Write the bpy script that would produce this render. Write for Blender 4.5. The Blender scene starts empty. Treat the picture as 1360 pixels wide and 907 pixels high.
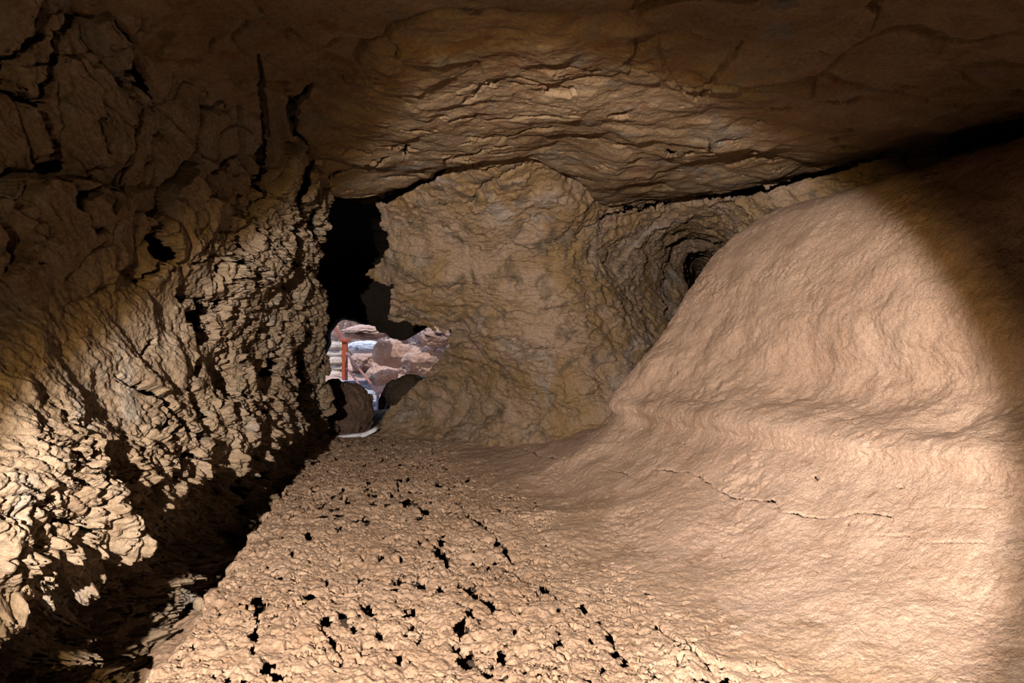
import bpy, bmesh, math, random
import numpy as np
from mathutils import Vector

random.seed(7)
scene = bpy.context.scene
COL = scene.collection

# ------------------------------------------------------------------ camera
F = 907.0                      # focal length in pixels of the 1360 x 907 frame
CAM = np.array([0.0, 0.0, 1.6])
cd = bpy.data.cameras.new('camera')
cd.sensor_width = 36.0
cd.lens = 36.0 * F / 1360.0
cd.clip_start = 0.05
cd.clip_end = 300
cam = bpy.data.objects.new('camera', cd)
cam.location = CAM
cam.rotation_euler = (math.radians(90), 0, 0)
COL.objects.link(cam)
scene.camera = cam


def at(u, v, d):
    """the point of the cave seen at pixel u, v at a distance d along the view"""
    return ((u - 680.0) / F * d, d, 1.6 + (453.5 - v) / F * d)


def project(P):
    y = np.maximum(P[..., 1], 0.3)
    return 680 + F * P[..., 0] / y, 453.5 - F * (P[..., 2] - 1.6) / y


# ------------------------------------------------------------------ noise
def _hash(ix, iy, iz, seed):
    h = (ix.astype(np.uint32) * np.uint32(374761393) + iy.astype(np.uint32) * np.uint32(668265263)
         + iz.astype(np.uint32) * np.uint32(2147483647 & 0x7feb352d) + np.uint32((seed * 974711 + 12345) & 0xffffffff))
    h ^= h >> np.uint32(15)
    h *= np.uint32(0x2c1b3c6d)
    h ^= h >> np.uint32(12)
    h *= np.uint32(0x297a2d39)
    h ^= h >> np.uint32(15)
    return h


def perlin(P, seed=0):
    P = P.astype(np.float32)
    I = np.floor(P).astype(np.int64)
    f = P - I
    w = f * f * f * (f * (f * 6 - 15) + 10)
    out = 0
    for dx in (0, 1):
        wx = w[..., 0] if dx else 1 - w[..., 0]
        for dy in (0, 1):
            wy = w[..., 1] if dy else 1 - w[..., 1]
            for dz in (0, 1):
                wz = w[..., 2] if dz else 1 - w[..., 2]
                h = _hash(I[..., 0] + dx, I[..., 1] + dy, I[..., 2] + dz, seed)
                gx = (h & np.uint32(1023)).astype(np.float32) / 511.5 - 1
                gy = ((h >> np.uint32(10)) & np.uint32(1023)).astype(np.float32) / 511.5 - 1
                gz = ((h >> np.uint32(20)) & np.uint32(1023)).astype(np.float32) / 511.5 - 1
                out = out + wx * wy * wz * (gx * (f[..., 0] - dx) + gy * (f[..., 1] - dy) + gz * (f[..., 2] - dz))
    return out * 1.25


def fbm(P, octv=4, seed=0, gain=0.5, lac=2.03):
    a, s, t = 1.0, 0, 0
    for k in range(octv):
        s = s + a * perlin(P * (lac ** k) + 17.3 * k, seed + k)
        a *= gain
    return s


def ridged(P, octv=4, seed=0, gain=0.5):
    a, s = 1.0, 0
    for k in range(octv):
        s = s + a * (1 - 2 * np.abs(perlin(P * (2.03 ** k) + 9.1 * k, seed + k)))
        a *= gain
    return s


def voronoi(P, seed=0, jit=0.9):
    """F1, F2 and a random value of the nearest cell"""
    P = P.astype(np.float32)
    I = np.floor(P).astype(np.int64)
    f = P - I
    f1 = np.full(P.shape[:-1], 9.0, np.float32)
    f2 = f1.copy()
    cid = np.zeros(P.shape[:-1], np.float32)
    for dx in (-1, 0, 1):
        for dy in (-1, 0, 1):
            for dz in (-1, 0, 1):
                h = _hash(I[..., 0] + dx, I[..., 1] + dy, I[..., 2] + dz, seed)
                px = (h & np.uint32(1023)).astype(np.float32) / 1023
                py = ((h >> np.uint32(10)) & np.uint32(1023)).astype(np.float32) / 1023
                pz = ((h >> np.uint32(20)) & np.uint32(1023)).astype(np.float32) / 1023
                d = np.sqrt((dx + .5 + jit * (px - .5) - f[..., 0]) ** 2 + (dy + .5 + jit * (py - .5) - f[..., 1]) ** 2
                            + (dz + .5 + jit * (pz - .5) - f[..., 2]) ** 2)
                near = d < f1
                f2 = np.where(near, f1, np.minimum(f2, d))
                cid = np.where(near, ((h >> np.uint32(7)) & np.uint32(255)).astype(np.float32) / 255, cid)
                f1 = np.where(near, d, f1)
    return f1, f2, cid


def sstep(a, b, x):
    t = np.clip((x - a) / (b - a), 0, 1)
    return t * t * (3 - 2 * t)


def poly_dist(U, V, pts):
    """distance to a polyline, and position along it 0..1"""
    best = np.full(U.shape, 1e9, np.float32)
    pos = np.zeros(U.shape, np.float32)
    n = len(pts) - 1
    for k in range(n):
        (x0, y0), (x1, y1) = pts[k], pts[k + 1]
        dx, dy = x1 - x0, y1 - y0
        t = np.clip(((U - x0) * dx + (V - y0) * dy) / (dx * dx + dy * dy + 1e-9), 0, 1)
        d = np.hypot(U - x0 - t * dx, V - y0 - t * dy)
        m = d < best
        best = np.where(m, d, best)
        pos = np.where(m, (k + t) / n, pos)
    return best, pos


def in_poly(U, V, pts):
    c = np.zeros(U.shape, bool)
    n = len(pts)
    for i in range(n):
        (x0, y0), (x1, y1) = pts[i], pts[i - 1]
        m = ((y0 > V) != (y1 > V)) & (U < (x1 - x0) * (V - y0) / (y1 - y0 + 1e-9) + x0)
        c ^= m
    return c


# ------------------------------------------------------------------ surfaces spanned by a net of points
def _cr(ctrl, t):
    """Catmull-Rom along axis 0"""
    n = ctrl.shape[0]
    k = np.clip(np.floor(t).astype(int), 0, n - 2)
    f = (t - k)[:, None, None]
    ext = np.concatenate([2 * ctrl[:1] - ctrl[1:2], ctrl, 2 * ctrl[-1:] - ctrl[-2:-1]])
    p0, p1, p2, p3 = ext[k], ext[k + 1], ext[k + 2], ext[k + 3]
    return 0.5 * (2 * p1 + (p2 - p0) * f + (2 * p0 - 5 * p1 + 4 * p2 - p3) * f * f + (3 * p1 - p0 - 3 * p2 + p3) * f ** 3)


def net_eval(net, s, t):
    a = _cr(net, s)
    return _cr(a.transpose(1, 0, 2), t).transpose(1, 0, 2)


def net_grid(net, ns, nt, win=(-120, 1480, -120, 1030)):
    """sample a net finely, with even steps as the eye sees them"""
    net = np.array(net, float)
    R, C = net.shape[:2]
    s = np.linspace(0, R - 1, (R - 1) * 16 + 1)
    t = np.linspace(0, C - 1, (C - 1) * 16 + 1)
    P = net_eval(net, s, t)
    dist = np.maximum(np.linalg.norm(P - CAM, axis=-1), 0.8)
    U, V = project(P)
    inside = (P[..., 1] > 0.5) & (U > win[0]) & (U < win[1]) & (V > win[2]) & (V < win[3])
    wgt = np.where(inside, 1.0, 0.15)
    ds = (np.linalg.norm(np.diff(P, axis=0), axis=-1) * F / dist[1:] * wgt[1:])
    dt = (np.linalg.norm(np.diff(P, axis=1), axis=-1) * F / dist[:, 1:] * wgt[:, 1:])
    qs = np.percentile(ds, 88, axis=1) + 1e-3
    qt = np.percentile(dt, 88, axis=0) + 1e-3
    cs = np.concatenate([[0], np.cumsum(qs)])
    ct = np.concatenate([[0], np.cumsum(qt)])
    s2 = np.interp(np.linspace(0, cs[-1], ns), cs, s)
    t2 = np.interp(np.linspace(0, ct[-1], nt), ct, t)
    return net_eval(net, s2, t2), s2, t2


def grid_normals(P):
    a = np.gradient(P, axis=0)
    b = np.gradient(P, axis=1)
    n = np.cross(a, b)
    return n / (np.linalg.norm(n, axis=-1, keepdims=True) + 1e-9)


def mesh_from(name, verts, faces4, mat, parent=None, smooth=True):
    me = bpy.data.meshes.new(name)
    nv, nf = len(verts), len(faces4)
    me.vertices.add(nv)
    me.vertices.foreach_set('co', np.ascontiguousarray(verts, np.float32).ravel())
    me.loops.add(nf * 4)
    me.loops.foreach_set('vertex_index', np.ascontiguousarray(faces4, np.int32).ravel())
    me.polygons.add(nf)
    me.polygons.foreach_set('loop_start', np.arange(nf, dtype=np.int32) * 4)
    me.polygons.foreach_set('loop_total', np.full(nf, 4, np.int32))
    me.polygons.foreach_set('use_smooth', np.full(nf, smooth, bool))
    me.update(calc_edges=True)
    me.materials.append(mat)
    o = bpy.data.objects.new(name, me)
    COL.objects.link(o)
    if parent:
        o.parent = parent
    return o


def grid_faces(R, C, flip=False):
    i = np.arange(R - 1)[:, None] * C + np.arange(C - 1)[None]
    f = np.stack([i, i + 1, i + C + 1, i + C], -1)
    if flip:
        f = f[..., ::-1]
    return f


def grid_object(name, P, mat, keep=None, flip=False, parent=None, normals=None, thick=0.0):
    """link a grid of points as one mesh; keep picks its faces, thick gives it a shell"""
    R, C = P.shape[:2]
    f = grid_faces(R, C, flip)
    f = f[keep] if keep is not None else f.reshape(-1, 4)
    used = np.unique(f)
    remap = np.zeros(R * C, np.int64)
    remap[used] = np.arange(len(used))
    f = remap[f]
    v = P.reshape(-1, 3)[used]
    nn = normals.reshape(-1, 3)[used] if normals is not None else None
    if thick:
        k = len(v)
        e = np.concatenate([f[:, [0, 1]], f[:, [1, 2]], f[:, [2, 3]], f[:, [3, 0]]])
        key = np.minimum(e[:, 0], e[:, 1]) * k + np.maximum(e[:, 0], e[:, 1])
        _, idx, cnt = np.unique(key, return_index=True, return_counts=True)
        rim = e[idx[cnt == 1]]
        rimf = np.stack([rim[:, 1], rim[:, 0], rim[:, 0] + k, rim[:, 1] + k], -1)
        f = np.concatenate([f, f[:, ::-1] + k, rimf])
        v = np.concatenate([v, v - nn * thick])
        nn = np.concatenate([nn, -nn])
    o = mesh_from(name, v, f, mat, parent)
    if nn is not None:
        o.data.normals_split_custom_set_from_vertices(nn.tolist())
    return o


def tag(o, label=None, cat=None, group=None, kind=None):
    if label:
        o['label'] = label
    if cat:
        o['category'] = cat
    if group:
        o['group'] = group
    if kind:
        o['kind'] = kind
    return o


# ------------------------------------------------------------------ materials
def rock(name, c1, c2, c3, scale=1.6, grain=40.0, bump=0.25, rough=0.9, spec=0.25, stretch=(1, 1, 1), c4=None, contrast=1.0):
    m = bpy.data.materials.new(name)
    m.use_nodes = True
    nt = m.node_tree
    N, L = nt.nodes, nt.links
    bs = N['Principled BSDF']
    tc = N.new('ShaderNodeNewGeometry')
    mp = N.new('ShaderNodeMapping')
    mp.inputs['Scale'].default_value = stretch
    L.new(tc.outputs['Position'], mp.inputs['Vector'])

    def noise(sc, det, rgh=0.55, dist=0.0):
        n = N.new('ShaderNodeTexNoise')
        n.inputs['Scale'].default_value = sc
        n.inputs['Detail'].default_value = det
        n.inputs['Roughness'].default_value = rgh
        n.inputs['Distortion'].default_value = dist
        L.new(mp.outputs['Vector'], n.inputs['Vector'])
        return n.outputs['Fac']

    def ramp(fac, a, b):
        r = N.new('ShaderNodeValToRGB')
        r.color_ramp.elements[0].position = a
        r.color_ramp.elements[1].position = b
        L.new(fac, r.inputs['Fac'])
        return r.outputs['Color']

    def mix(fac, a, b, mode='MIX'):
        x = N.new('ShaderNodeMix')
        x.data_type = 'RGBA'
        x.blend_type = mode
        if isinstance(fac, float):
            x.inputs[0].default_value = fac
        else:
            L.new(fac, x.inputs[0])
        for k, c in ((6, a), (7, b)):
            if isinstance(c, tuple):
                x.inputs[k].default_value = (*c, 1)
            else:
                L.new(c, x.inputs[k])
        return x.outputs[2]
    w = 0.16 / contrast
    base = mix(ramp(noise(scale, 6, .6, .4), .5 - w, .5 + w), c1, c2)
    base = mix(ramp(noise(scale * 3.3, 5, .6, .8), .52, .52 + 1.5 * w), base, c3)
    if c4:
        base = mix(ramp(noise(scale * 0.9 + .37, 7, .65, 1.2), .55, .55 + w), base, c4)
    fine = noise(grain, 4, .7)
    mot = N.new('ShaderNodeMapRange')
    mot.inputs['From Min'].default_value = .25
    mot.inputs['From Max'].default_value = .75
    mot.inputs['To Min'].default_value = .60
    mot.inputs['To Max'].default_value = 1.30
    L.new(fine, mot.inputs['Value'])
    base = mix(1.0, base, mot.outputs['Result'], 'MULTIPLY')
    L.new(base, bs.inputs['Base Color'])
    bs.inputs['Roughness'].default_value = rough
    bs.inputs['Specular IOR Level'].default_value = spec
    b = N.new('ShaderNodeBump')
    b.inputs['Strength'].default_value = bump
    b.inputs['Distance'].default_value = 0.02
    h = N.new('ShaderNodeMath')
    h.operation = 'ADD'
    L.new(fine, h.inputs[0])
    L.new(noise(grain * .35, 5, .6), h.inputs[1])
    L.new(h.outputs[0], b.inputs['Height'])
    L.new(b.outputs['Normal'], bs.inputs['Normal'])
    return m


M = {}
M['floor'] = rock('tan_crust', (.275, .190, .130), (.34, .245, .175), (.25, .165, .105), 1.3, 55, .6, contrast=1.3)
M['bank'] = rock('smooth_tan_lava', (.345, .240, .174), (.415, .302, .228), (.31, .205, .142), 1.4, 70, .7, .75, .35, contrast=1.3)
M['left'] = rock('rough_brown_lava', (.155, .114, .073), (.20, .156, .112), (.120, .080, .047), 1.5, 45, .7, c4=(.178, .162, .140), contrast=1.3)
M['ceil'] = rock('ochre_ceiling_lava', (.132, .087, .046), (.185, .134, .083), (.132, .066, .030), 1.2, 40, .6, c4=(.12, .105, .088), contrast=1.3)
M['back'] = rock('layered_lava', (.200, .134, .066), (.250, .183, .132), (.105, .080, .055), 1.0, 38, .7, c4=(.225, .185, .155), contrast=1.8)
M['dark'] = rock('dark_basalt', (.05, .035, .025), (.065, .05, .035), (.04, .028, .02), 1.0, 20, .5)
M['black'] = rock('basalt_in_shade', (.018, .013, .010), (.024, .018, .013), (.014, .010, .008), 1.0, 20, .5)  # darker copy of the basalt: the passage's shade put into the colour
M['pit'] = rock('pale_pink_rubble', (.40, .255, .205), (.48, .33, .27), (.30, .175, .13), 1.2, 14, .6)
M['boulder'] = rock('dark_brown_boulder', (.07, .045, .032), (.10, .065, .048), (.05, .035, .025), 2.5, 30, .6)
M['pale'] = rock('pale_masonry', (.60, .52, .44), (.70, .62, .54), (.52, .40, .32), 1.6, 16, .4)
M['skylit'] = rock('skylit_stone', (.52, .56, .66), (.60, .64, .74), (.45, .48, .58), 2.0, 18, .4)  # pale stone with the blue of the sky light put into its colour
M['rust'] = rock('rust_red_paint', (.42, .085, .03), (.50, .11, .045), (.30, .06, .025), 4.0, 40, .2, .6)
M['railpaint'] = rock('faded_red_paint', (.33, .12, .085), (.40, .16, .12), (.27, .09, .06), 4.0, 40, .2, .6)
M['railpale'] = rock('pale_pink_paint', (.60, .48, .46), (.66, .54, .52), (.5, .4, .38), 4.0, 40, .2, .6)


def carve(U, V, P, lines, seed=0, jag=.5):
    """cracks as (points, width in pixels at start, at end, depth in metres): how far to sink the rock"""
    n1 = fbm(P * 9, 4, 900 + seed)
    n2 = fbm(P * 2.5, 2, 950 + seed)
    h = np.zeros(U.shape, np.float32)
    for pts, w0, w1, dep in lines:
        m = 14 + 2 * max(w0, w1)
        xs = [p[0] for p in pts]
        ys = [p[1] for p in pts]
        box = (U > min(xs) - m) & (U < max(xs) + m) & (V > min(ys) - m) & (V < max(ys) + m)
        if not box.any():
            continue
        u, v = U[box], V[box]
        wmax = max(w0, w1)
        d, pos = poly_dist(u + n2[box] * min(wmax, 8) * .8, v + n1[box] * min(wmax, 8) * .8, pts)
        w = .5 * (w0 + (w1 - w0) * pos) * (1 + jag * 1.4 * n1[box] + jag * n2[box])
        taper = sstep(0, .08, pos) * sstep(1, .92, pos)
        w = w * (.35 + .65 * taper)
        k = 1 - sstep(w * .75, w * 1.15 + .8, d)
        h[box] = np.maximum(h[box], dep * k * np.clip(w / 1.0, 0, 1))
    return h


def blocks(P, scale, seed, warp=.35, gap=.12):
    """flat faced broken rock : cell height, joint mask"""
    c = fbm(P * scale * .8, 3, seed + 1)
    c2 = fbm(P * scale * .8 + 31.7, 3, seed + 2)
    f1, f2, cid = voronoi(P * scale + warp * np.stack([c, c2, -c], -1), seed)
    return cid - .5, 1 - sstep(gap * .3, gap, f2 - f1), f1


def terrace(x, k=1.0, sharp=.82):
    """turns a smooth field into steps with steep risers"""
    b = np.floor(x * k)
    f = x * k - b
    return (b + sstep(sharp, 1.0, f)) / k


# ------------------------------------------------------------------ floor, slope and bank : one ground, split at the foot of the bank
FLOOR_PITS = [  # x, y, radius, as measured on a 2.614 times enlarged view of the floor from (400, 560)
    (130, 325, 8), (225, 343, 13), (130, 378, 9), (330, 200, 7), (368, 200, 8), (545, 290, 8), (575, 335, 8), (440, 310, 8), (360, 285, 8),
    (400, 290, 7), (470, 440, 18), (490, 410, 12), (505, 468, 12), (680, 415, 8), (710, 440, 12), (735, 473, 8), (600, 435, 8), (596, 475, 8),
    (650, 485, 8), (625, 510, 8), (755, 523, 10), (20, 395, 15), (275, 470, 9), (345, 470, 9), (215, 470, 8), (205, 535, 11), (335, 550, 14),
    (420, 560, 15), (480, 573, 10), (550, 567, 9), (590, 595, 12), (612, 610, 10), (650, 632, 12), (90, 547, 10), (30, 615, 15), (115, 632, 15),
    (235, 650, 15), (150, 690, 19), (180, 722, 12), (85, 702, 15), (370, 660, 20), (385, 705, 10), (365, 735, 10), (413, 742, 10), (70, 733, 8),
    (108, 765, 12), (140, 828, 10), (270, 735, 12), (340, 803, 14), (555, 708, 20), (535, 765, 14), (570, 798, 22), (590, 655, 9), (545, 632, 8),
    (685, 712, 8), (740, 718, 10), (690, 800, 16), (700, 815, 10), (640, 860, 18), (655, 880, 12), (775, 875, 13), (510, 850, 10), (545, 880, 9),
    (840, 575, 17), (895, 658, 8), (890, 770, 14), (895, 740, 8), (1025, 700, 14), (1072, 755, 17), (1085, 810, 16), (1118, 830, 14),
    (1045, 865, 13), (1225, 715, 10), (1228, 880, 15), (1245, 890, 9), (1000, 815, 7), (820, 888, 8), (760, 668, 6), (690, 655, 8), (835, 885, 9),
    (-145, 650, 26), (-155, 700, 12), (-165, 755, 18), (-165, 800, 10), (-90, 695, 11), (-70, 540, 12), (30, 615, 13), (-115, 850, 25),
    (-85, 880, 22), (-55, 865, 12), (-255, 890, 14), (-305, 880, 10), (-330, 790, 9), (-375, 780, 9), (25, 400, 12), (-35, 460, 10),
    (-215, 567, 9), (-425, 810, 9), (-285, 650, 9), (-65, 400, 6), (-115, 570, 8), (-25, 720, 7), (-395, 882, 8), (135, 375, 10)]
PIT_LINES = [
    ([(400 + x / 2.614, 560 + y / 2.614) for x, y in pts], w0, w1, .1) for pts, w0, w1 in [
        ([(545, 560), (590, 595), (650, 632), (700, 670)], 3, 5), ([(500, 730), (540, 770), (580, 800), (640, 850), (690, 880)], 4, 5),
        ([(70, 730), (110, 765), (140, 810)], 3, 4), ([(1030, 690), (1075, 750), (1120, 825), (1180, 865), (1250, 895)], 5, 4),
        ([(890, 730), (895, 770), (925, 800)], 4, 3), ([(205, 530), (280, 540), (340, 550), (420, 560)], 2, 3), ([(330, 190), (345, 260), (400, 290), (450, 330)], 2, 3),
        ([(540, 280), (575, 335), (640, 370), (700, 430), (740, 475)], 2, 3), ([(750, 520), (810, 550), (840, 575), (880, 610), (930, 650)], 2, 4),
        ([(200, 640), (235, 650), (265, 665)], 4, 2), ([(90, 660), (150, 690), (190, 725)], 2, 4), ([(470, 850), (510, 850), (550, 885)], 4, 4),
        ([(-140, 620), (-155, 700), (-165, 760), (-170, 830)], 5, 4), ([(-140, 840), (-85, 880), (-50, 870)], 6, 4), ([(430, 400), (480, 430), (510, 475)], 3, 4)]]
BANK_CRACKS = [
    ([(860, 623), (918, 630), (941, 641), (968, 657), (1004, 662), (1031, 668), (1040, 682)], 1.5, 3, .03),
    ([(1040, 682), (1075, 684), (1107, 683), (1154, 680), (1183, 685), (1183, 697)], 2, 2.5, .03),
    ([(1165, 709), (1206, 709), (1224, 718), (1264, 719), (1309, 720)], 2, 2, .03),
    ([(1188, 673), (1241, 670), (1264, 673), (1309, 674), (1331, 688)], 1.5, 2, .02),
    ([(660, 585), (690, 594), (715, 604), (760, 612)], 1, 2, .03), ([(800, 618), (830, 628), (850, 640)], 1, 2, .02),
    ([(860, 823), (905, 860), (955, 895), (985, 907)], 3, 2, .04), ([(1010, 870), (1055, 893)], 1.5, 2, .03)]
BANK_PITS = [(1110, 577, 2), (1082, 634, 2.4), (1193, 643, 2.6), (1126, 694, 2), (1150, 655, 1.6), (955, 555, 1.2), (898, 495, 1.6), (1098, 548, 1.4)]


def build_ground():
    Ys = [-4, -1.5, 0.8, 1.8, 2.6, 3.4, 4.2, 5.2, 6.2, 7.1, 7.7]
    curves = []

    def run(fx, fz, tail):
        curves.append([(fx(y), y, fz(y)) for y in Ys] + tail)
    Yt = [8.4, 9.2, 10.2, 11.5, 13.5, 16]
    e0 = lambda y: -1.70 - (y - 3.2) * .1817
    e1 = lambda y: .95 - (y - 3.2) * .298 if y < 10 else -1.08 - (y - 10) * .2
    run(lambda y: e0(y) - .5, lambda y: -.55, [(e0(y) - .5, y, -.55) for y in Yt])
    run(lambda y: e0(y) - .03, lambda y: -.28, [(e0(y) - .03, y, -.28) for y in Yt])
    run(e0, lambda y: -.02, [(e0(y), y, -.02) for y in Yt])
    run(lambda y: e0(y) * .92 + e1(y) * .08, lambda y: 0.01, [(e0(y) * .92 + e1(y) * .08, y, 0.0) for y in Yt])
    run(lambda y: (e0(y) + e1(y)) / 2, lambda y: 0, [((e0(y) + e1(y)) / 2, y, 0) for y in Yt])
    run(e1, lambda y: .03, [(e1(y), y, .03) for y in Yt])
    foot = lambda y: 1.19 + (7.7 - y) * .37
    near = lambda y: min(1, max(0, (7.7 - y) / 2.0))
    ftail = [(1.35, 8.5, .72), (1.7, 9.3, .72), (2.3, 10.2, .75), (3.0, 11.2, .8), (3.8, 12.4, .8), (5, 14, .9)]
    for k, z in ((.36, .12), (.7, .37)):
        run(lambda y, k=k: e1(y) * (1 - k) + foot(y) * k, lambda y, z=z: z,
            [(e1(yt) * (1 - k) + f[0] * k, yt * (1 - k) + f[1] * k, z) for yt, f in zip(Yt, ftail)])
    run(lambda y: foot(y) - .03, lambda y: .70 + (7.7 - y) * .02, ftail)
    run(lambda y: 1.12 + .07 * near(y) + (7.7 - y) * .385, lambda y: .90 + (7.7 - y) * .02,
        [(1.30, 8.15, .94), (1.75, 8.6, .94), (2.5, 9.2, .95), (3.3, 10, .95), (4.2, 11, 1), (5.4, 12.5, 1)])
    run(lambda y: 1.30 + .40 * near(y) + (7.7 - y) * .395, lambda y: 1.17 + (7.7 - y) * .035,
        [(1.47, 8.05, 1.17), (1.9, 8.4, 1.17), (2.6, 8.9, 1.15), (3.4, 9.5, 1.1), (4.4, 10.2, 1.1), (5.6, 11.2, 1.1)])
    run(lambda y: 1.80 + (7.75 - y) * .38, lambda y: 1.86 + (7.7 - y) * .01,
        [(1.95, 8.05, 1.86), (2.4, 8.35, 1.84), (3.0, 8.7, 1.8), (3.8, 9.2, 1.75), (4.7, 9.7, 1.7), (6, 10.4, 1.7)])
    run(lambda y: 2.48 + (7.7 - y) * .345, lambda y: 2.76 + (7.7 - y) * .045,
        [(2.62, 8.0, 2.74), (2.95, 8.2, 2.7), (3.5, 8.45, 2.6), (4.2, 8.8, 2.5), (5, 9.1, 2.4), (6.2, 9.6, 2.4)])
    run(lambda y: 3.3 + (7.7 - y) * .33, lambda y: 3.15 + (7.7 - y) * .03,
        [(3.4, 7.95, 3.12), (3.7, 8.05, 3.05), (4.2, 8.2, 3), (4.8, 8.4, 2.9), (5.6, 8.6, 2.8), (6.6, 9, 2.8)])
    run(lambda y: 4.6 + (7.7 - y) * .3, lambda y: 3.5, [(4.7, 7.8, 3.45), (4.9, 7.9, 3.4), (5.2, 8, 3.4), (5.7, 8.1, 3.3), (6.3, 8.2, 3.2), (7.2, 8.5, 3.2)])
    net = np.array(curves).transpose(1, 0, 2)       # rows along the passage, columns across it
    P, s, t = net_grid(net, *NG)
    n = -grid_normals(P)
    U, V = project(P)
    T = np.broadcast_to(t[None, :], U.shape)
    fl = sstep(5.9, 4.6, T) * sstep(1.2, 2.2, T)      # 1 on the flat floor
    sm = 1 - sstep(5.9, 4.4, T)
    edge = sstep(3.1, 2.1, T)
    h = .05 * fbm(P * .9, 3, 3) + .02 * fbm(P * 2.6, 3, 5)
    # crust of the flat floor : clods with crumbled joints
    c = fbm(P * 9, 4, 11)
    c2 = fbm(P * 26, 3, 12)
    b1, j1, _ = blocks(P, 8.0, 14, .8, .13)
    h = h + fl * (.020 * c + .011 * c2 + .005 * fbm(P * 60, 2, 19) - .020 * j1 * sstep(-.2, .5, fbm(P * 2.2, 3, 15)) + .012 * b1)
    crumb = fbm(P * 15, 4, 16, .6) + .5 * fbm(P * 3, 2, 17)
    h = h - fl * .05 * sstep(.55, .66, crumb)
    # broken left edge of the crust
    h = h + edge * (.06 * fbm(P * 5, 4, 18))
    # smooth slope and bank : long soft swells, fine streaks running down the slope
    along = P[..., 1] * .92 - P[..., 0] * .38
    Q = np.stack([P[..., 0] * 1.0, along, P[..., 2]], -1)
    h = h + sm * (.028 * fbm(Q * np.array([1.2, .9, 2.6]), 3, 21) + .006 * fbm(Q * np.array([4.5, 6, 4]), 4, 22, .5) + .0022 * ridged(P * 17, 3, 30, .6)
                  + .006 * fbm(Q * np.array([22, 26, 22]), 3, 23, .65))
    lumps = sstep(.15, .5, fbm(P * 1.6 + 4, 3, 24)) * sm
    h = h + lumps * (.016 * fbm(P * 12, 5, 25, .62))
    # pits and cracks
    n1 = fbm(P * 11, 4, 26)
    n2 = fbm(P * 11 + 40, 4, 27)
    pit = np.zeros(U.shape, np.float32)
    for x, y, r in [(400 + x / 2.614, 560 + y / 2.614, r / 2.614) for x, y, r in FLOOR_PITS] + BANK_PITS:
        m = (np.abs(U - x) < 3 * r + 4) & (np.abs(V - y) < 3 * r + 4)
        if m.any():
            d = np.hypot((U[m] - x) / 1.05 + n1[m] * r * 1.1, (V[m] - y) / .95 + n2[m] * r * 1.1)
            pit[m] = np.maximum(pit[m], 1 - sstep(r * 1.0, r * 1.35 + .6, d))
    lines = np.maximum(carve(U, V, P, PIT_LINES, 1, .9) / .1, carve(U, V, P, BANK_CRACKS, 2, .5) / .03)
    crum = sstep(.38, .45, fbm(P * 13, 4, 28, .6) + .5 * fbm(P * 2.3, 2, 29) - .25 * sstep(9, 12, P[..., 1]) - (1 - fl) * .6)
    far = sstep(5, 7, P[..., 1]) * sstep(13, 10, P[..., 1])
    crum = np.maximum(crum, far * sstep(.20, .28, fbm(P * np.array([9, 5, 8]) + 13, 4, 38, .6) + .35 * fbm(P * 1.5, 2, 39) - (1 - fl) * .8))
    gap = np.maximum(np.maximum(pit, lines), crum)
    # the crust sags a little round each opening
    h = h - .012 * gap
    under = P - n * (.20 + .03 * c[..., None])
    h = h + sm * sstep(8.5, 9.5, T) * sstep(11.5, 10.5, T) * .05 * fbm(P * 2.2, 4, 34)
    P = P + n * h[..., None]
    return P, T, gap > .55, under


NG = (1050, 900)


def ground():
    P, T, gap, under = build_ground()
    fm = ((T + .35 * fbm(P * 2.5, 3, 35))[:-1, :-1] < 8)
    solid = ~(gap[:-1, :-1] & gap[1:, :-1] & gap[:-1, 1:] & gap[1:, 1:])
    nn = grid_normals(P)
    nn = nn * np.sign(nn[500, 400, 2])
    fo = tag(grid_object('floor', P, M['floor'], fm & solid, False, None, nn, .008), kind='structure')
    fo.data.materials.append(M['bank'])  # smooth bank rock on the slope, some torch brightness put into its paler colour
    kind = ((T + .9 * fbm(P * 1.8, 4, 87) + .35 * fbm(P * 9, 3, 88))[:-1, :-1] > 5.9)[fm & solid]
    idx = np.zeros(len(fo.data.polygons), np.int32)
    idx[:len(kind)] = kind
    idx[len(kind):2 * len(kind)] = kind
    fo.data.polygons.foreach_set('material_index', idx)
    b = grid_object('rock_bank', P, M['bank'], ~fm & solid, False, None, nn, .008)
    tag(grid_object('floor_under_crust', under[::3, ::3], M['dark'], None), kind='structure')
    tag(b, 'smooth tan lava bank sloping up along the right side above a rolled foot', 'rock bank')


ground()

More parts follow.
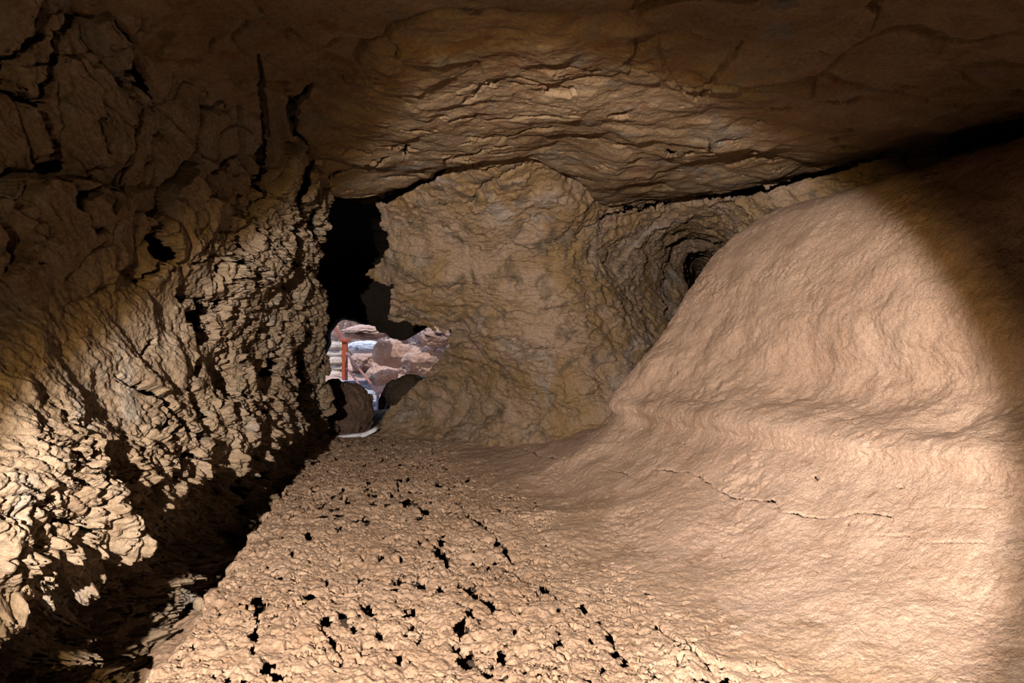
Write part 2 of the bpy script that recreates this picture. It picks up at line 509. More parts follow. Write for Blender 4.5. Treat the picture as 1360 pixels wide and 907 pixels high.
# ------------------------------------------------------------------ left wall
LEFT_CRACKS = [
    ([(128, 0), (103, 24), (80, 44), (82, 65), (77, 99), (60, 133)], 14, 18, .5),
    ([(41, -10), (48, 41), (24, 65), (20, 102), (10, 130)], 24, 18, .6),
    ([(20, 120), (61, 150), (73, 178), (77, 222), (77, 260), (89, 284)], 14, 20, .45),
    ([(133, 14), (154, 44), (184, 82), (205, 116), (219, 147)], 7, 18, .45),
    ([(130, 157), (133, 185), (137, 205)], 8, 6, .3),
    ([(171, 245), (171, 262), (160, 285)], 13, 8, .35), ([(85, 262), (105, 245), (120, 232)], 13, 6, .3), ([(89, 284), (95, 300), (120, 305)], 8, 5, .3), ([(330, 205), (300, 225), (285, 232)], 4, 3, .2),
    ([(345, 85), (352, 154), (355, 205), (354, 262)], 8, 13, .3),
    ([(420, 126), (386, 150), (400, 185), (400, 219), (390, 262), (398, 297), (393, 344), (396, 389)], 10, 24, .5),
    ([(427, 262), (424, 294), (441, 334), (436, 380)], 10, 16, .45),
    ([(191, 303), (198, 334), (219, 351)], 22, 14, .3), ([(200, 352), (188, 366), (181, 378)], 8, 5, .15),
    ([(228, 385), (240, 392), (250, 398)], 20, 16, .3), ([(270, 395), (268, 430), (262, 455)], 22, 26, .35), ([(300, 388), (290, 410)], 8, 6, .2),
    ([(262, 480), (253, 505)], 14, 10, .25), ([(195, 455), (183, 472)], 8, 6, .15),
    ([(150, 497), (185, 519), (212, 532), (236, 560), (253, 582)], 4, 16, .25),
    ([(239, 512), (260, 536), (263, 560), (255, 580)], 10, 14, .25), ([(225, 545), (232, 570), (218, 585)], 8, 5, .15),
    ([(386, 420), (372, 464), (360, 500)], 6, 10, .25), ([(410, 430), (403, 470), (396, 505), (392, 560)], 12, 26, .35),
    ([(350, 505), (356, 530), (340, 565)], 5, 8, .2), ([(280, 520), (284, 545)], 8, 5, .15),
    ([(316, 310), (322, 330)], 10, 6, .2), ([(335, 300), (352, 325), (362, 350)], 5, 5, .15), ([(370, 320), (378, 350)], 6, 4, .15),
    ([(240, 350), (275, 338), (320, 350)], 4, 5, .12), ([(290, 372), (330, 362), (350, 372)], 3, 5, .12), ([(315, 395), (318, 430)], 4, 6, .15),
    ([(300, 440), (305, 480), (298, 515)], 4, 6, .15), ([(280, 350), (285, 372)], 9, 5, .2),
    ([(60, 540), (95, 560), (115, 585)], 4, 3, .08), ([(30, 600), (70, 610), (130, 640), (160, 655)], 5, 8, .12),
    ([(60, 640), (90, 650), (105, 672)], 14, 8, .15), ([(0, 668), (50, 685), (110, 700)], 5, 8, .15), ([(130, 680), (165, 690), (190, 720)], 16, 22, .2),
    ([(240, 600), (270, 625), (290, 660)], 7, 10, .15), ([(300, 625), (315, 655), (312, 690)], 12, 18, .2), ([(210, 620), (240, 645), (250, 670)], 7, 12, .15),
    ([(120, 615), (150, 625), (170, 640)], 6, 8, .12), ([(320, 590), (345, 620), (355, 650)], 6, 10, .15)]


LEFT_KNOBS = [(60, 838, 26), (25, 868, 22), (112, 884, 12), (216, 800, 15), (190, 758, 22), (262, 738, 17), (332, 762, 11), (288, 700, 20), (232, 716, 15),
              (150, 735, 16), (95, 770, 20), (40, 790, 18), (125, 820, 10), (350, 715, 12), (310, 742, 12), (180, 850, 9)]


def through(cv, lim):
    g = cv > lim
    return g[:-1, :-1] & g[1:, :-1] & g[:-1, 1:] & g[1:, 1:]


def left_wall():
    zs = [-.7, -.3, .1, .4, .72, 1.0, 1.3, 1.7, 2.3, 2.8, 3.2, 3.5, 3.8]
    near = [-2.3, -2.42, -2.42, -2.28, -1.97, -1.98, -2.16, -2.34, -2.42, -2.42, -2.36, -2.2, -1.9]
    mid = [-2.65, -2.72, -2.68, -2.58, -2.40, -2.36, -2.40, -2.42, -2.38, -2.3, -2.2, -2.05, -1.8]
    end = [-2.95, -3.0, -2.96, -2.92, -2.80, -2.72, -2.6, -2.46, -2.22, -2.06, -2.05, -2.0, -1.8]
    endY = [10.9, 10.8, 10.5, 10.3, 10.0, 9.7, 9.5, 9.0, 8.4, 7.9, 7.8, 7.7, 7.6]
    rows = []
    for k in range(len(zs)):
        pts = []
        for y in (-4.5, -2, 0, 1.4, 2.4, 3.2):
            pts.append((near[k], y, zs[k]))
        for f, b in ((.22, .5), (.45, .85), (.7, 1.0)):
            y = 3.2 + (endY[k] - 3.2) * f
            x = near[k] * (1 - b) + mid[k] * b if b < 1 else mid[k] * .55 + end[k] * .45
            pts.append((x, y, zs[k]))
        pts.append((end[k] - .03, endY[k] - .5, zs[k]))
        pts.append((end[k], endY[k], zs[k]))
        pts.append((end[k] - .35, endY[k] + .45, zs[k]))
        pts.append((end[k] - 1.1, endY[k] + .8, zs[k]))
        pts.append((end[k] - 2.2, endY[k] + 1.1, zs[k]))
        rows.append(pts)
    P, s, t = net_grid(rows, 1000, 900)
    n = grid_normals(P)
    n = n * np.sign(n[P.shape[0] // 2, 100, 0] + 1e-9)
    U, V = project(P)
    x, y, z = P[..., 0], P[..., 1], P[..., 2]
    low = sstep(1.35, .95, z + .25 * fbm(P * 1.5, 2, 40))                 # clinker apron
    rough = sstep(250, 330, U + 60 * fbm(P * 2, 2, 41) + .25 * (V - 300)) * (1 - low) * sstep(190, 330, V)   # broken rock towards the ridge
    calm = np.clip(1 - low - rough, 0, 1)
    # broad shape
    c = fbm(P * 1.1, 4, 31)
    h = .10 * c + .03 * ridged(P * 1.9, 3, 33)
    # big blocks of the upper wall
    b, j, f1 = blocks(P, 1.15, 42, .5, .06)
    b5, j5, _ = blocks(P, 2.6, 86, .5, .08)
    h = h + sstep(1.7, 2.3, z) * (.18 * b - .07 * j + .06 * b5 - .03 * j5)
    # calm rock : fine slanting grain
    a1 = (y * .62 - z * .78)
    a2 = (y * .78 + z * .62)
    Q = np.stack([x * 2, a1, a2], -1)
    h = h + calm * (.03 * fbm(Q * np.array([3, 3, 6]), 5, 43, .55) + .010 * fbm(Q * np.array([12, 10, 26]), 3, 44))
    # clinker lobes, drawn out down and away
    lw = .10 * np.stack([fbm(P * 4, 3, 45), fbm(P * 4 + 9, 3, 46), fbm(P * 4 + 19, 3, 47)], -1)
    g1, g2, gid = voronoi((Q + lw) * np.array([4, 6.5, 17]), 48)
    lobes = .05 * (1 - g1 * g1) - .03 * (1 - sstep(0, .14, g2 - g1)) + .035 * fbm(Q * np.array([5, 5, 9]), 3, 48)
    k1, k2, kid = voronoi((Q + lw * .5) * np.array([10, 17, 34]), 49)
    lobes = lobes + .016 * (1 - k1 * k1) - .010 * (1 - sstep(0, .16, k2 - k1)) + .022 * fbm(P * 8, 5, 50, .62)
    step = terrace(2.2 * fbm(Q * np.array([1.2, 1.6, 3.2]), 4, 52) + .3 * fbm(P * 8, 3, 53), 1.0, .8)
    h = h + low * (lobes + .05 * step)
    kf = fbm(P * np.array([6, 6, 7]) + 5, 4, 39, .55) + .5 * fbm(P * 2.2, 2, 36)
    h = h + .10 * sstep(.10, .55, kf) * sstep(1.0, .7, z)
    # broken rock : angular steps and holes
    st = terrace(2.6 * fbm(P * np.array([1.6, 1.2, 1.5]), 5, 54, .52), 1.0, .85)
    r1, rj, _ = blocks(P * np.array([1, .8, 1]), 5.0, 55, .7, .16)
    r2, rj2, _ = blocks(P * np.array([1, .8, 1]), 13, 56, .7, .2)
    h = h + rough * (.05 * st + .035 * r1 - .03 * rj + .008 * r2 - .012 * rj2 + .03 * fbm(P * 6, 5, 57, .6))
    hole = sstep(.42, .5, fbm(P * np.array([2.5, 1.7, 2.6]), 4, 58, .62))
    h = h - hole * (.10 * rough + .08 * low)
    h = h + .008 * fbm(P * 30, 3, 59, .6)
    # knobs that stand out of the shaded foot of the wall
    for x0, y0, r in LEFT_KNOBS:
        d2 = ((U - x0) ** 2 + (V - y0) ** 2) / r ** 2
        m = d2 < 6
        h[m] += .24 * np.exp(-d2[m]) * (.75 + .5 * c[m])
    cv = carve(U, V, P, LEFT_CRACKS, 3)
    spots = sstep(.62, .66, fbm(P * np.array([3.2, 2.6, 3.2]) + 3, 4, 85, .6)) * np.maximum(rough, low * .9)
    h = h - .5 * np.minimum(cv, .12)
    P = P + n * h[..., None]
    solid = ~through(np.maximum(cv, spots * .3), .11)
    nn = grid_normals(P)
    nn = nn * np.sign(nn[P.shape[0] // 2, 100, 0])
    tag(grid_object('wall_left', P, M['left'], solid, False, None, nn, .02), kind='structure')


left_wall()

# ------------------------------------------------------------------ ceiling
CEIL_CRACKS = [
    ([(420, 126), (386, 150), (400, 185), (400, 219), (390, 262), (398, 297)], 8, 20, .5), ([(345, 85), (352, 154), (355, 205), (354, 262)], 6, 12, .3),
    ([(438, 241), (455, 232), (480, 222), (516, 206)], 8, 5, .3), ([(537, 193), (538, 206)], 8, 6, .2), ([(591, 217), (590, 207), (598, 203), (619, 198), (650, 193)], 3, 2, .08),
    ([(612, 131), (625, 122), (639, 111), (665, 104)], 9, 4, .06), ([(873, 59), (882, 99), (900, 118), (926, 132)], 4, 5, .05),
    ([(926, 132), (941, 108), (960, 92), (985, 66)], 9, 4, .07),
    ([(884, 200), (898, 202)], 6, 4, .12), ([(908, 203), (922, 200)], 7, 4, .12), ([(933, 191), (946, 193), (941, 178)], 4, 2, .1), ([(981, 211), (995, 206), (1010, 197)], 4, 3, .1),
    ([(960, 228), (985, 222), (1000, 218), (1020, 212)], 3, 4, .1), ([(640, 160), (700, 150), (760, 147)], 2, 2, .05),
    ([(660, 185), (700, 172), (740, 168)], 2, 3, .05)]
LIP = [(300, 190, 6.0), (360, 225, 6.8), (440, 262, 8.0), (500, 262, 8.3), (560, 238, 7.9), (620, 207, 7.1), (700, 215, 7.2), (760, 238, 7.9),
       (800, 274, 8.8), (860, 267, 9.0), (950, 255, 8.6), (1050, 235, 8.0), (1150, 210, 7.2), (1250, 180, 6.4), (1400, 150, 5.6), (1600, 100, 5)]


def ceiling():
    lip = [at(*p) for p in LIP]
    C = len(lip)
    rows = []
    rows.append([(x, y + .5, z + .9) for x, y, z in lip])
    rows.append([(x, y + .12, z + .16) for x, y, z in lip])
    rows.append(lip)
    xs = np.linspace(-3.3, 5.0, C)
    for f, zz in ((.12, 3.5), (.35, 3.5), (.6, 3.46), (.8, 3.38), (1.0, 3.3)):
        row = []
        for j, (x, y, z) in enumerate(lip):
            yn = y + (2.2 - y) * f
            xn = x + (xs[j] - x) * f
            side = xs[j] / 4.0
            zf = zz - .32 * max(0, side) ** 2 - .15 * max(0, -side) ** 2
            k = min(1, f / .42) ** .7
            row.append((xn, yn, z + (zf - z) * k))
        rows.append(row)
    for y, zz in ((.5, 3.2), (-2, 3.1), (-4.5, 3.0)):
        rows.append([(xs[j], y, zz - .3 * max(0, xs[j] / 4) ** 2) for j in range(C)])
    P, s, t = net_grid(rows, 800, 1000)
    n = grid_normals(P)
    n = n * -np.sign(n[300, 380, 2])
    U, V = project(P)
    near = sstep(5.5, 4.2, P[..., 1])
    c = fbm(P * .9, 4, 61)
    h = .11 * c
    # sheets that peel away in steps, their edges running across the passage
    fld = 1.5 * fbm(P * np.array([.8, .9, .9]), 4, 63, .5)
    h = h + .035 * terrace(fld, .9, .6)
    b, j, _ = blocks(P, 1.0, 64, .6, .05)
    h = h + near * (.10 * b - .03 * j)
    h = h + .022 * fbm(P * np.array([3.2, 3.8, 4]), 6, 65, .58) + .004 * fbm(P * 24, 3, 66, .6)
    hole = sstep(.5, .56, fbm(P * np.array([2.6, 5, 3]), 4, 67, .6))
    h = h - .05 * hole * (1 - near)
    cv = carve(U, V, P, CEIL_CRACKS, 4)
    h = h - .5 * np.minimum(cv, .08)
    P = P + n * h[..., None]
    tag(grid_object('ceiling', P, M['ceil'], ~through(cv, .11)), kind='structure')


ceiling()

HOLE = [(380, 240), (440, 258), (470, 268), (497, 270), (508, 300), (517, 328), (500, 350), (484, 366), (500, 376), (519, 380), (517, 425), (560, 434), (596, 440),
        (598, 458), (560, 505), (512, 548), (497, 578), (470, 590), (380, 595)]
BACK_CRACKS = [
    ([(506, 268), (522, 258), (543, 247), (565, 238), (590, 226)], 14, 9, .35), ([(500, 262), (512, 272)], 10, 8, .3),
    ([(608, 230), (603, 222)], 4, 4, .1), ([(617, 221), (628, 222)], 6, 5, .12), ([(619, 287), (636, 258), (663, 237), (690, 220), (728, 206)], 4, 5, .12),
    ([(640, 232), (655, 224)], 4, 4, .1), ([(749, 342), (758, 322), (766, 302), (785, 292)], 4, 3, .08),
    ([(790, 290), (800, 283), (830, 273), (870, 268), (905, 262), (950, 256), (1000, 249), (1050, 239), (1110, 224), (1160, 211)], 4, 10, .3),
    ([(880, 272), (910, 266), (935, 264)], 4, 4, .1), ([(880, 268), (892, 258), (902, 254)], 3, 3, .08),
    ([(540, 362), (560, 356), (585, 348)], 2, 2, .05), ([(640, 350), (665, 336), (672, 326)], 3, 3, .06), ([(680, 350), (705, 344), (725, 335)], 2, 3, .05),
    ([(540, 390), (600, 382), (660, 378)], 3, 2, .04), ([(725, 488), (722, 470), (730, 455)], 5, 3, .08), ([(755, 545), (770, 550)], 3, 2, .05),
    ([(905, 352), (912, 338), (925, 330)], 5, 3, .12)]


# ------------------------------------------------------------------ back wall with the pocket behind the bank
def back_wall():
    us = [380, 450, 520, 600, 670, 740, 800, 850, 885, 904, 925, 950, 985, 1030, 1080, 1150, 1260]
    vs = [140, 200, 250, 295, 330, 360, 400, 450, 500, 550, 600]
    #      380   450   520   600  670  740  800  850  885  904  925  950  985 1030 1080 1150 1260
    D = [[11.0, 10.0, 8.6, 7.4, 7.4, 7.8, 8.6, 9.0, 9.2, 9.1, 9.0, 8.9, 8.7, 8.4, 8.1, 7.5, 6.7],
         [11.2, 10.1, 8.7, 7.5, 7.4, 7.9, 8.8, 9.1, 9.2, 9.1, 9.0, 8.9, 8.7, 8.4, 8.1, 7.5, 6.7],
         [11.4, 10.3, 9.0, 8.2, 8.0, 8.3, 9.1, 9.4, 9.4, 9.3, 9.2, 9.1, 8.8, 8.5, 8.1, 7.6, 6.8],
         [11.4, 10.5, 9.4, 8.8, 8.5, 8.8, 9.6, 10.2, 10.5, 10.7, 10.7, 10.4, 9.4, 8.9, 8.6, 8.1, 7.4],
         [11.4, 10.6, 9.6, 9.1, 8.9, 9.1, 9.9, 10.8, 11.7, 12.3, 12.8, 12.4, 10.4, 9.6, 9.2, 9, 9],
         [11.4, 10.6, 9.7, 9.2, 9.0, 9.2, 9.9, 11.0, 12.1, 13.0, 17.5, 15.0, 12, 10.5, 10, 10, 10],
         [11.4, 10.8, 10.0, 9.5, 9.1, 9.2, 9.8, 10.9, 12.0, 13.0, 19, 17, 13, 11, 11, 11, 11],
         [11.9, 11.4, 11.0, 10.2, 9.4, 9.2, 9.6, 10.4, 11.4, 12.4, 17, 16, 13, 11, 11, 11, 11],
         [12.6, 12.2, 11.9, 11.0, 10.0, 9.4, 9.5, 10.0, 10.8, 11.5, 14, 14, 12, 11, 11, 11, 11],
         [12.6, 12.2, 11.9, 11.2, 10.3, 9.6, 9.4, 9.7, 10.4, 11, 12, 12, 12, 11, 11, 11, 11],
         [11.4, 11.2, 10.8, 10.3, 9.8, 9.4, 9.3, 9.6, 10.2, 11, 12, 12, 12, 11, 11, 11, 11]]
    net = [[at(u, v, D[i][j]) for j, u in enumerate(us)] for i, v in enumerate(vs)]
    P, s, t = net_grid(net, 800, 1000)
    n = grid_normals(P)
    n = n * -np.sign(n[200, 300, 1])
    U, V = project(P)
    c = fbm(P * .9, 4, 71)
    h = .13 * c
    fld = 2.2 * fbm(P * np.array([.9, .9, 1.6]), 5, 73, .5)
    h = h + .045 * terrace(fld, 1.3, .82)
    h = h + .04 * fbm(P * np.array([3.2, 3.2, 6]), 6, 77, .6) + .007 * fbm(P * 22, 3, 78, .6)
    # flow lines that wrap around the pocket and trail down to the left
    ex, ey = (U - 925) / 1.15, (V - 352)
    r = np.hypot(ex, ey) + 16 * fbm(P * 1.3, 3, 81)
    th = np.arctan2(ey, ex)
    fm = sstep(190, 110, r) * sstep(20, 45, r)
    lines = ridged(np.stack([r / 17, th * 1.1, 0 * r], -1), 3, 82)
    h = h + fm * (.05 * lines - .03 + .03 * terrace(r / 26 + .3 * fbm(P * 4, 3, 83), 1.0, .75) % 1.0)
    cv = carve(U, V, P, BACK_CRACKS, 5)
    h = h - .5 * np.minimum(cv, .1)
    P = P + n * h[..., None]
    wob = 5 * fbm(P * 5, 3, 79)
    wob2 = 5 * fbm(P * 5 + 60, 3, 80)
    keep = ~in_poly(U + wob, V + wob2, HOLE) & (cv < .2)
    tag(grid_object('wall_back', P, M['back'], keep[:-1, :-1]), kind='structure')


back_wall()


# ------------------------------------------------------------------ passage to daylight, and an unseen rock hull added to shut out sky light
def loft(name, rings, mat, nu, nv, amp, seed, kind='structure'):
    P, s, t = net_grid(rings, nu, nv)
    n = grid_normals(P)
    P = P + n * (amp * fbm(P * 1.2, 5, seed) + amp * .25 * fbm(P * 6, 3, seed + 1))[..., None]
    P[:, -1] = P[:, 0]
    return tag(grid_object(name, P, mat), kind=kind)


def ring(cx, y, cz, rx, rz, n=17, sq=.75):
    out = []
    for k in range(n):
        a = 2 * math.pi * k / (n - 1)
        c, s_ = math.cos(a), math.sin(a)
        out.append((cx + rx * math.copysign(abs(c) ** sq, c), y, cz + rz * math.copysign(abs(s_) ** sq, s_)))
    return out


MOUTH = [(430, 495), (428, 480), (437, 455), (437, 440), (452, 421), (470, 425), (510, 434), (520, 446), (545, 449), (562, 440), (574, 431), (594, 434),
         (604, 455), (594, 492), (574, 503), (556, 500), (534, 504), (518, 522), (512, 545), (502, 564), (480, 568), (440, 568), (425, 530)]


def mouth_ring(y, grow=1.0, n=49):
    """the outline of the way out, at a distance y"""
    cx, cy = 500, 478
    out = []
    for k in range(n):
        a = 2 * math.pi * k / (n - 1)
        dx, dy = math.cos(a), -math.sin(a)
        best = 20
        for i in range(len(MOUTH)):
            (x0, y0), (x1, y1) = MOUTH[i - 1], MOUTH[i]
            den = dx * (y1 - y0) - dy * (x1 - x0)
            if abs(den) < 1e-9:
                continue
            t = ((x0 - cx) * (y1 - y0) - (y0 - cy) * (x1 - x0)) / den
            q = ((x0 - cx) * dy - (y0 - cy) * dx) / den
            if t > 0 and -1e-6 <= q <= 1 + 1e-6:
                best = max(best, t)
        out.append(at(cx + dx * best * grow, cy + dy * best * grow, y))
    return out


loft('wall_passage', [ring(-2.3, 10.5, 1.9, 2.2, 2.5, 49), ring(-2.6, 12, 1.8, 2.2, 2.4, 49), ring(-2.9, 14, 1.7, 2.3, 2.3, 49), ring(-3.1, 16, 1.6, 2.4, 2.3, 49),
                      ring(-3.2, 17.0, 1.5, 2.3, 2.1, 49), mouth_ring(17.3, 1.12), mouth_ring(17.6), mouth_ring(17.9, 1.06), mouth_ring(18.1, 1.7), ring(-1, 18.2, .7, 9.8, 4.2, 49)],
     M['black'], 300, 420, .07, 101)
loft('wall_light_seal', [ring(1, -6.2, 1.5, .1, .1), ring(1, -6.2, 1.5, 4, 3), ring(1, -6, 1.5, 8.6, 4), ring(1, -3, 1.5, 9, 4.2), ring(1, 5, 1.5, 9.5, 4.4), ring(1, 12, 1.3, 9.5, 4.2), ring(1, 18.2, .7, 9.2, 3.9)],
     M['dark'], 80, 90, .1, 111)  # unseen closed hull, added to keep sky light out of the cave


# ------------------------------------------------------------------ the sunlit hollow outside
def outside_ground():
    xs = np.linspace(-14, 6, 9)
    rows = []
    for y, zz in ((17.9, -.75), (19, -.8), (20.5, -.6), (22, -.2), (23.5, .25), (25.5, .6), (30, 1.2)):
        rows.append([(x, y, zz + .03 * max(0, x + 3) ** 2) for x in xs])
    P, s, t = net_grid(rows, 160, 220)
    n = -grid_normals(P)
    P = P + n * (.10 * fbm(P * 1.2, 5, 121) + .05 * ridged(P * 3, 3, 122))[..., None]
    tag(grid_object('floor_outside', P, M['pit']), kind='structure')


def outside_wall():
    # rubble face : near on the right, drawing back to the left
    top = [(-13, 30, 7), (-9.5, 29.5, 6.5), (-7.2, 28.5, 6), (-5.6, 27, 5.5), (-4.6, 25.2, 5), (-3.8, 24.2, 4.8), (-2.9, 22.8, 4.5), (-2.1, 21.6, 4.2), (-1.0, 20.8, 4), (1, 20.2, 4), (4, 20, 4)]
    rows = []
    for z, off in ((-1.2, -.8), (-.4, -.5), (.3, -.2), (1.0, .1), (1.8, .25), (2.6, .1), (3.4, .4), (5, 1.2)):
        rows.append([(x + .25 * off, y + off, z) for x, y, _ in top])
    P, s, t = net_grid(rows, 240, 420)
    n = grid_normals(P)
    n = n * -np.sign(n[100, 200, 1])
    b, j, _ = blocks(P, 1.5, 131, .5, .1)
    b2, j2, _ = blocks(P, 4.0, 132, .5, .12)
    h = .25 * b - .12 * j + .09 * b2 - .05 * j2 + .10 * fbm(P * 2.2, 5, 133, .6)
    P = P + n * h[..., None]
    tag(grid_object('wall_outside', P, M['pit']), kind='structure')


outside_ground()
outside_wall()


def ball(name, center, size, mat, seed, sub=5, amp=.22, freq=1.3, flat=0.0, parent=None, rz=0.0):
    """a boulder : a finely cut sphere broken into facets"""
    bm = bmesh.new()
    bmesh.ops.create_icosphere(bm, subdivisions=sub, radius=1)
    co = np.array([v.co[:] for v in bm.verts], np.float32)
    off = seed * 7.31
    b, j, _ = blocks(co + off, freq, 200 + seed, .4, .08)
    r = 1 + amp * 1.1 * b - .08 * j + amp * .6 * fbm(co * 1.2 + off, 4, 210 + seed) + .05 * fbm(co * 6 + off, 3, 220 + seed, .6)
    co = co * r[:, None]
    if flat:
        co[:, 2] = np.where(co[:, 2] < -flat, -flat + .1 * (co[:, 2] + flat), co[:, 2])
    co = co * np.array(size)
    ca, sa = math.cos(rz), math.sin(rz)
    co = np.stack([co[:, 0] * ca - co[:, 1] * sa, co[:, 0] * sa + co[:, 1] * ca, co[:, 2]], -1)
    for v, p in zip(bm.verts, co):
        v.co = p
    me = bpy.data.meshes.new(name)
    bm.to_mesh(me)
    bm.free()
    me.polygons.foreach_set('use_smooth', np.ones(len(me.polygons), bool))
    me.materials.append(mat)
    o = bpy.data.objects.new(name, me)
    o.location = center
    COL.objects.link(o)
    if parent:
        o.parent = parent
    return o


def empty(name, loc):
    o = bpy.data.objects.new(name, None)
    o.location = loc
    COL.objects.link(o)
    return o


def bar(name, a, b, wx, wy, mat, parent, bev=.008, round_=False):
    """a straight bar from a to b, in the parent's own space"""
    a, b = Vector(a), Vector(b)
    d = b - a
    bm = bmesh.new()
    if round_:
        bmesh.ops.create_cone(bm, cap_ends=True, segments=14, radius1=wx / 2, radius2=wx / 2, depth=d.length)
    else:
        bmesh.ops.create_cube(bm, size=1)
        bmesh.ops.scale(bm, vec=(wx, wy, d.length), verts=bm.verts)
        bmesh.ops.bevel(bm, geom=bm.edges[:], offset=min(bev, wx * .3), segments=2, affect='EDGES')
    q = d.to_track_quat('Z', 'Y')
    for v in bm.verts:
        v.co = q @ v.co + (a + b) / 2
    me = bpy.data.meshes.new(name)
    bm.to_mesh(me)
    bm.free()
    me.materials.append(mat)
    o = bpy.data.objects.new(name, me)
    COL.objects.link(o)
    o.parent = parent
    return o


def slab(name, center, size, mat, seed, parent=None, rz=0.0, rough=.03):
    """a hewn block with worn edges"""
    bm = bmesh.new()
    bmesh.ops.create_cube(bm, size=1)
    bmesh.ops.scale(bm, vec=size, verts=bm.verts)
    bmesh.ops.bevel(bm, geom=bm.edges[:], offset=min(size) * .16, segments=2, affect='EDGES')
    bmesh.ops.subdivide_edges(bm, edges=bm.edges[:], cuts=3, use_grid_fill=True)
    co = np.array([v.co[:] for v in bm.verts], np.float32)
    n = fbm(co * 3 + seed * 5.1, 4, 300 + seed, .6)
    n2 = fbm(co * 3 + seed * 5.1 + 50, 4, 310 + seed, .6)
    n3 = fbm(co * 3 + seed * 5.1 + 90, 4, 320 + seed, .6)
    co = co + rough * np.stack([n, n2, n3], -1)
    ca, sa = math.cos(rz), math.sin(rz)
    for v, p in zip(bm.verts, co):
        v.co = (p[0] * ca - p[1] * sa + (0 if not parent else center[0]), p[0] * sa + p[1] * ca + (0 if not parent else center[1]), p[2] + (0 if not parent else center[2]))
    me = bpy.data.meshes.new(name)
    bm.to_mesh(me)
    bm.free()
    me.polygons.foreach_set('use_smooth', np.ones(len(me.polygons), bool))
    me.materials.append(mat)
    o = bpy.data.objects.new(name, me)
    COL.objects.link(o)
    if parent:
        o.parent = parent
    else:
        o.location = center
    return o


# rust red post with a forked head
PY = 23.0
px, _, ptop = at(458, 452, PY)
pz = at(458, 528, PY)[2]
post = empty('steel_post', (px, PY, pz))
tag(post, 'rust-red steel post with a forked head standing in the daylight outside', 'post')
hgt = ptop - pz
bar('base_plate', (0, 0, 0), (0, 0, .03), .40, .40, M['rust'], post)
bar('shaft', (0, 0, .03), (0, 0, hgt), .165, .165, M['rust'], post)
bar('fork_arm', (-.02, 0, hgt - .04), (-.40, .05, hgt + .52), .10, .12, M['railpaint'], post)
bar('fork_arm', (.02, 0, hgt - .04), (.42, .05, hgt + .26), .10, .12, M['railpaint'], post)
bar('cap_plate', (0, 0, hgt - .06), (0, 0, hgt + .02), .26, .26, M['rust'], post)

# stairs that come down to the right, with their handrail
stairs = empty('stone_stairs', (0, 0, 0))
lo, hi = Vector(at(494, 550, 20.4)), Vector(at(466, 507, 22.3))
dirs = (hi - lo)
stairs.location = lo
NST = 7
ang = math.atan2(dirs.y, dirs.x)
for k in range(NST):
    f = k / (NST - 1)
    c = dirs * f
    slab('step', (c.x, c.y, c.z - .06), (.72, .95, .2), M['skylit'], k, stairs, ang, .02)
tag(stairs, 'bluish pale stone stairs climbing left behind the dark boulder outside', 'stairs')

rail = empty('handrail', lo)
tag(rail, 'faded red handrail with two sloping rails down the stairs outside', 'handrail')
off = Vector((.05, -.45, 0))
r0, r1 = Vector(at(502, 521, 20.3)) - lo, Vector(at(460, 469, 22.4)) - lo
bar('top_rail', r1, r0, .075, .075, M['railpaint'], rail, round_=True)
m0, m1 = Vector(at(497, 538, 20.3)) - lo, Vector(at(460, 488, 22.4)) - lo
bar('mid_rail', m1, m0, .06, .06, M['railpaint'], rail, round_=True)
bt = Vector((r0.x, r0.y, at(502, 566, 20.3)[2] - lo.z))
o = bar('rail_post', bt, r0 + Vector((0, 0, .03)), .075, .075, M['railpale'], rail)
o['label'] = 'pale pink lower post'
o = bar('rail_post', (r1.x, r1.y, r1.z - .95), r1 + Vector((0, 0, .03)), .075, .075, M['railpaint'], rail)

# courses of a pale retaining wall left of the post
rw = empty('retaining_wall', at(440, 505, 24.5))
tag(rw, 'sunlit pale stone retaining wall in long courses left of the red post', 'retaining wall')
base = Vector(at(440, 505, 24.5))
k = 0
for (v0, v1, ua, ub) in ((503, 492, 416, 456), (491.5, 484, 412, 457), (483.5, 474, 414, 456), (473, 464.5, 417, 457), (463.5, 454, 414, 456)):
    z0, z1 = at(0, v0, 24.5)[2] - base.z, at(0, v1, 24.5)[2] - base.z
    x0, x1 = at(ua, 0, 24.5)[0] - base.x, at(ub, 0, 24.5)[0] - base.x
    slab('course', ((x0 + x1) / 2, .1 * (k % 2), (z0 + z1) / 2), (x1 - x0, .7, (z1 - z0)), M['pale'], 20 + k, rw, .03 * (k % 3 - 1), .04)
    k += 1

# rocks
def rock_at(u, v, d, wpx, hpx, mat, seed, label, name='boulder', cat='boulder', **kw):
    k = d / F
    o = ball(name, at(u, v, d), (wpx * k / 2, wpx * k / 2 * kw.pop('deep', .8), hpx * k / 2), mat, seed, **kw)
    return tag(o, label, cat)


rock_at(458, 545, 12.3, 80, 76, M['boulder'], 1, 'big dark brown boulder blocking the lower half of the way out', amp=.16, freq=1.0, sub=6)
rock_at(443, 511, 12.1, 24, 16, M['boulder'], 2, 'small dark rock lying on top of the big dark boulder', name='rock', cat='rock', sub=4)
rock_at(437, 569, 11.7, 26, 18, M['boulder'], 3, 'low reddish brown rock at the left foot of the big dark boulder', name='rock', cat='rock', sub=4)
rock_at(487, 441, 21.5, 66, 20, M['pit'], 4, 'overhanging pink rock brow right of the red post top', amp=.12, deep=.9)
rock_at(487, 461, 23.6, 52, 17, M['skylit'], 5, 'pale bluish rock slab behind the red post', amp=.10, deep=.45)
rock_at(486, 482, 24.7, 42, 30, M['pit'], 6, 'grey pink boulder just right of the red post')
rock_at(521, 469, 22.2, 50, 38, M['pit'], 7, 'large sunlit pink boulder in the middle of the rubble face', amp=.3)
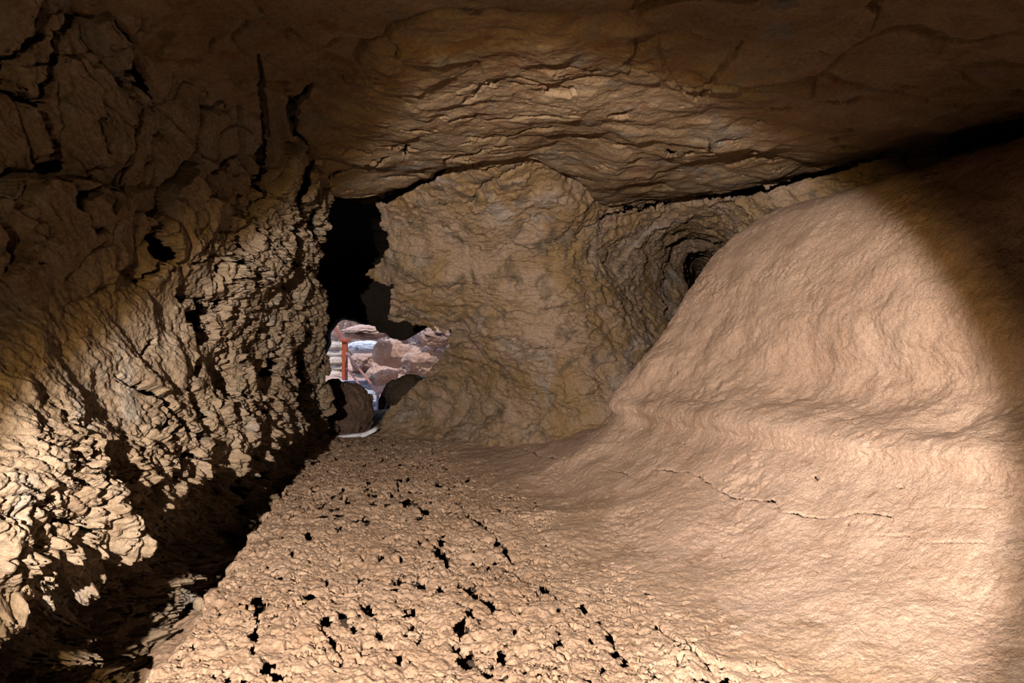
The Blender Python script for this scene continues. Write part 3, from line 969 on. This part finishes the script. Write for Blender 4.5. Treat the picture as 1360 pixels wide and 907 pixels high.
rock_at(561, 481, 21.0, 52, 44, M['pit'], 8, 'broad sunlit pink boulder at the right end of the rubble face', amp=.3)
rock_at(508, 500, 23.4, 44, 34, M['pit'], 9, 'brown pink boulder behind the sloping handrail')
rock_at(580, 446, 20.7, 44, 34, M['pit'], 10, 'reddish boulder at the upper right corner of the way out')
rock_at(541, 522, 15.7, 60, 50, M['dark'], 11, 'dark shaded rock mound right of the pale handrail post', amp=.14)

# daylight on the ground at the dark boulder's foot, put into a pale strip
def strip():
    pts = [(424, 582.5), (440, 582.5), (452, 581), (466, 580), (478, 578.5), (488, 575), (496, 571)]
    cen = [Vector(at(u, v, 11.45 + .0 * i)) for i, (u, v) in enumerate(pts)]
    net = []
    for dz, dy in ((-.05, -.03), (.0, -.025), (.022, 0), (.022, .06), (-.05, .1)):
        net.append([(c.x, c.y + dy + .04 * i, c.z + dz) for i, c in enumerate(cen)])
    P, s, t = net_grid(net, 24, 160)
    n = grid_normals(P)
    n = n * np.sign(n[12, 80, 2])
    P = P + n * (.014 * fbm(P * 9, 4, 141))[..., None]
    o = grid_object('daylit_strip', P, M['skylit'])
    tag(o, 'thin strip of ground with daylight painted bluish white along the foot of the dark boulder', 'ground strip')


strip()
so_ = Vector(at(263, 806, 4.35))
rock_at(264, 803, 4.25, 15, 19, M['left'], 12, 'small loose stone on the broken left edge of the floor crust', name='loose_stone', cat='stone', sub=4)

# ------------------------------------------------------------------ light
def spot(name, loc, aim, energy, color, angle, blend, radius=.03):
    d = bpy.data.lights.new(name, 'SPOT')
    d.energy = energy
    d.color = color
    d.spot_size = math.radians(angle)
    d.spot_blend = blend
    d.shadow_soft_size = radius
    o = bpy.data.objects.new(name, d)
    o.location = loc
    o.rotation_euler = (Vector(aim) - Vector(loc)).to_track_quat('-Z', 'Y').to_euler()
    COL.objects.link(o)
    return o


TORCH = Vector((-.9, -.9, 2.1))
AXIS = Vector((.173, .958, -.23))
spot('torch_beam', TORCH, TORCH + AXIS, 3350, (1, .91, .88), 2 * 28.0, .15, .025)
spot('slope_fill', TORCH, at(1130, 790, 3.7), 1500, (1, .93, .90), 34, 1.0, .025)  # fill added off the torch axis to brighten the lower right slope
spot('torch_rim', TORCH, TORCH + AXIS, 1250, (1, .64, .22), 2 * 28.0 + 5, .30, .025)
spot('torch_spill', TORCH, TORCH + Vector((-.85, .6, .12)), 240, (1, .66, .34), 100, 1.0, .025)
sun = bpy.data.lights.new('sun', 'SUN')
sun.energy = 3.4
sun.angle = math.radians(.5)
sun.color = (1, .93, .84)
so = bpy.data.objects.new('sun', sun)
so.rotation_euler = Vector((-.12, .48, -.87)).to_track_quat('-Z', 'Y').to_euler()
so.location = (0, 10, 30)
COL.objects.link(so)
w = bpy.data.worlds.new('world')
scene.world = w
w.use_nodes = True
sky = w.node_tree.nodes.new('ShaderNodeTexSky')
sky.sky_type = 'NISHITA'
sky.sun_disc = False
sky.sun_elevation = math.radians(55)
w.node_tree.links.new(sky.outputs[0], w.node_tree.nodes['Background'].inputs['Color'])
w.node_tree.nodes['Background'].inputs['Strength'].default_value = .5

scene.view_settings.view_transform = 'Standard'
scene.view_settings.look = 'None'
scene.view_settings.gamma = 1
scene.view_settings.exposure = 0
scene.view_settings.use_curve_mapping = False

scene.cycles.diffuse_bounces = 2
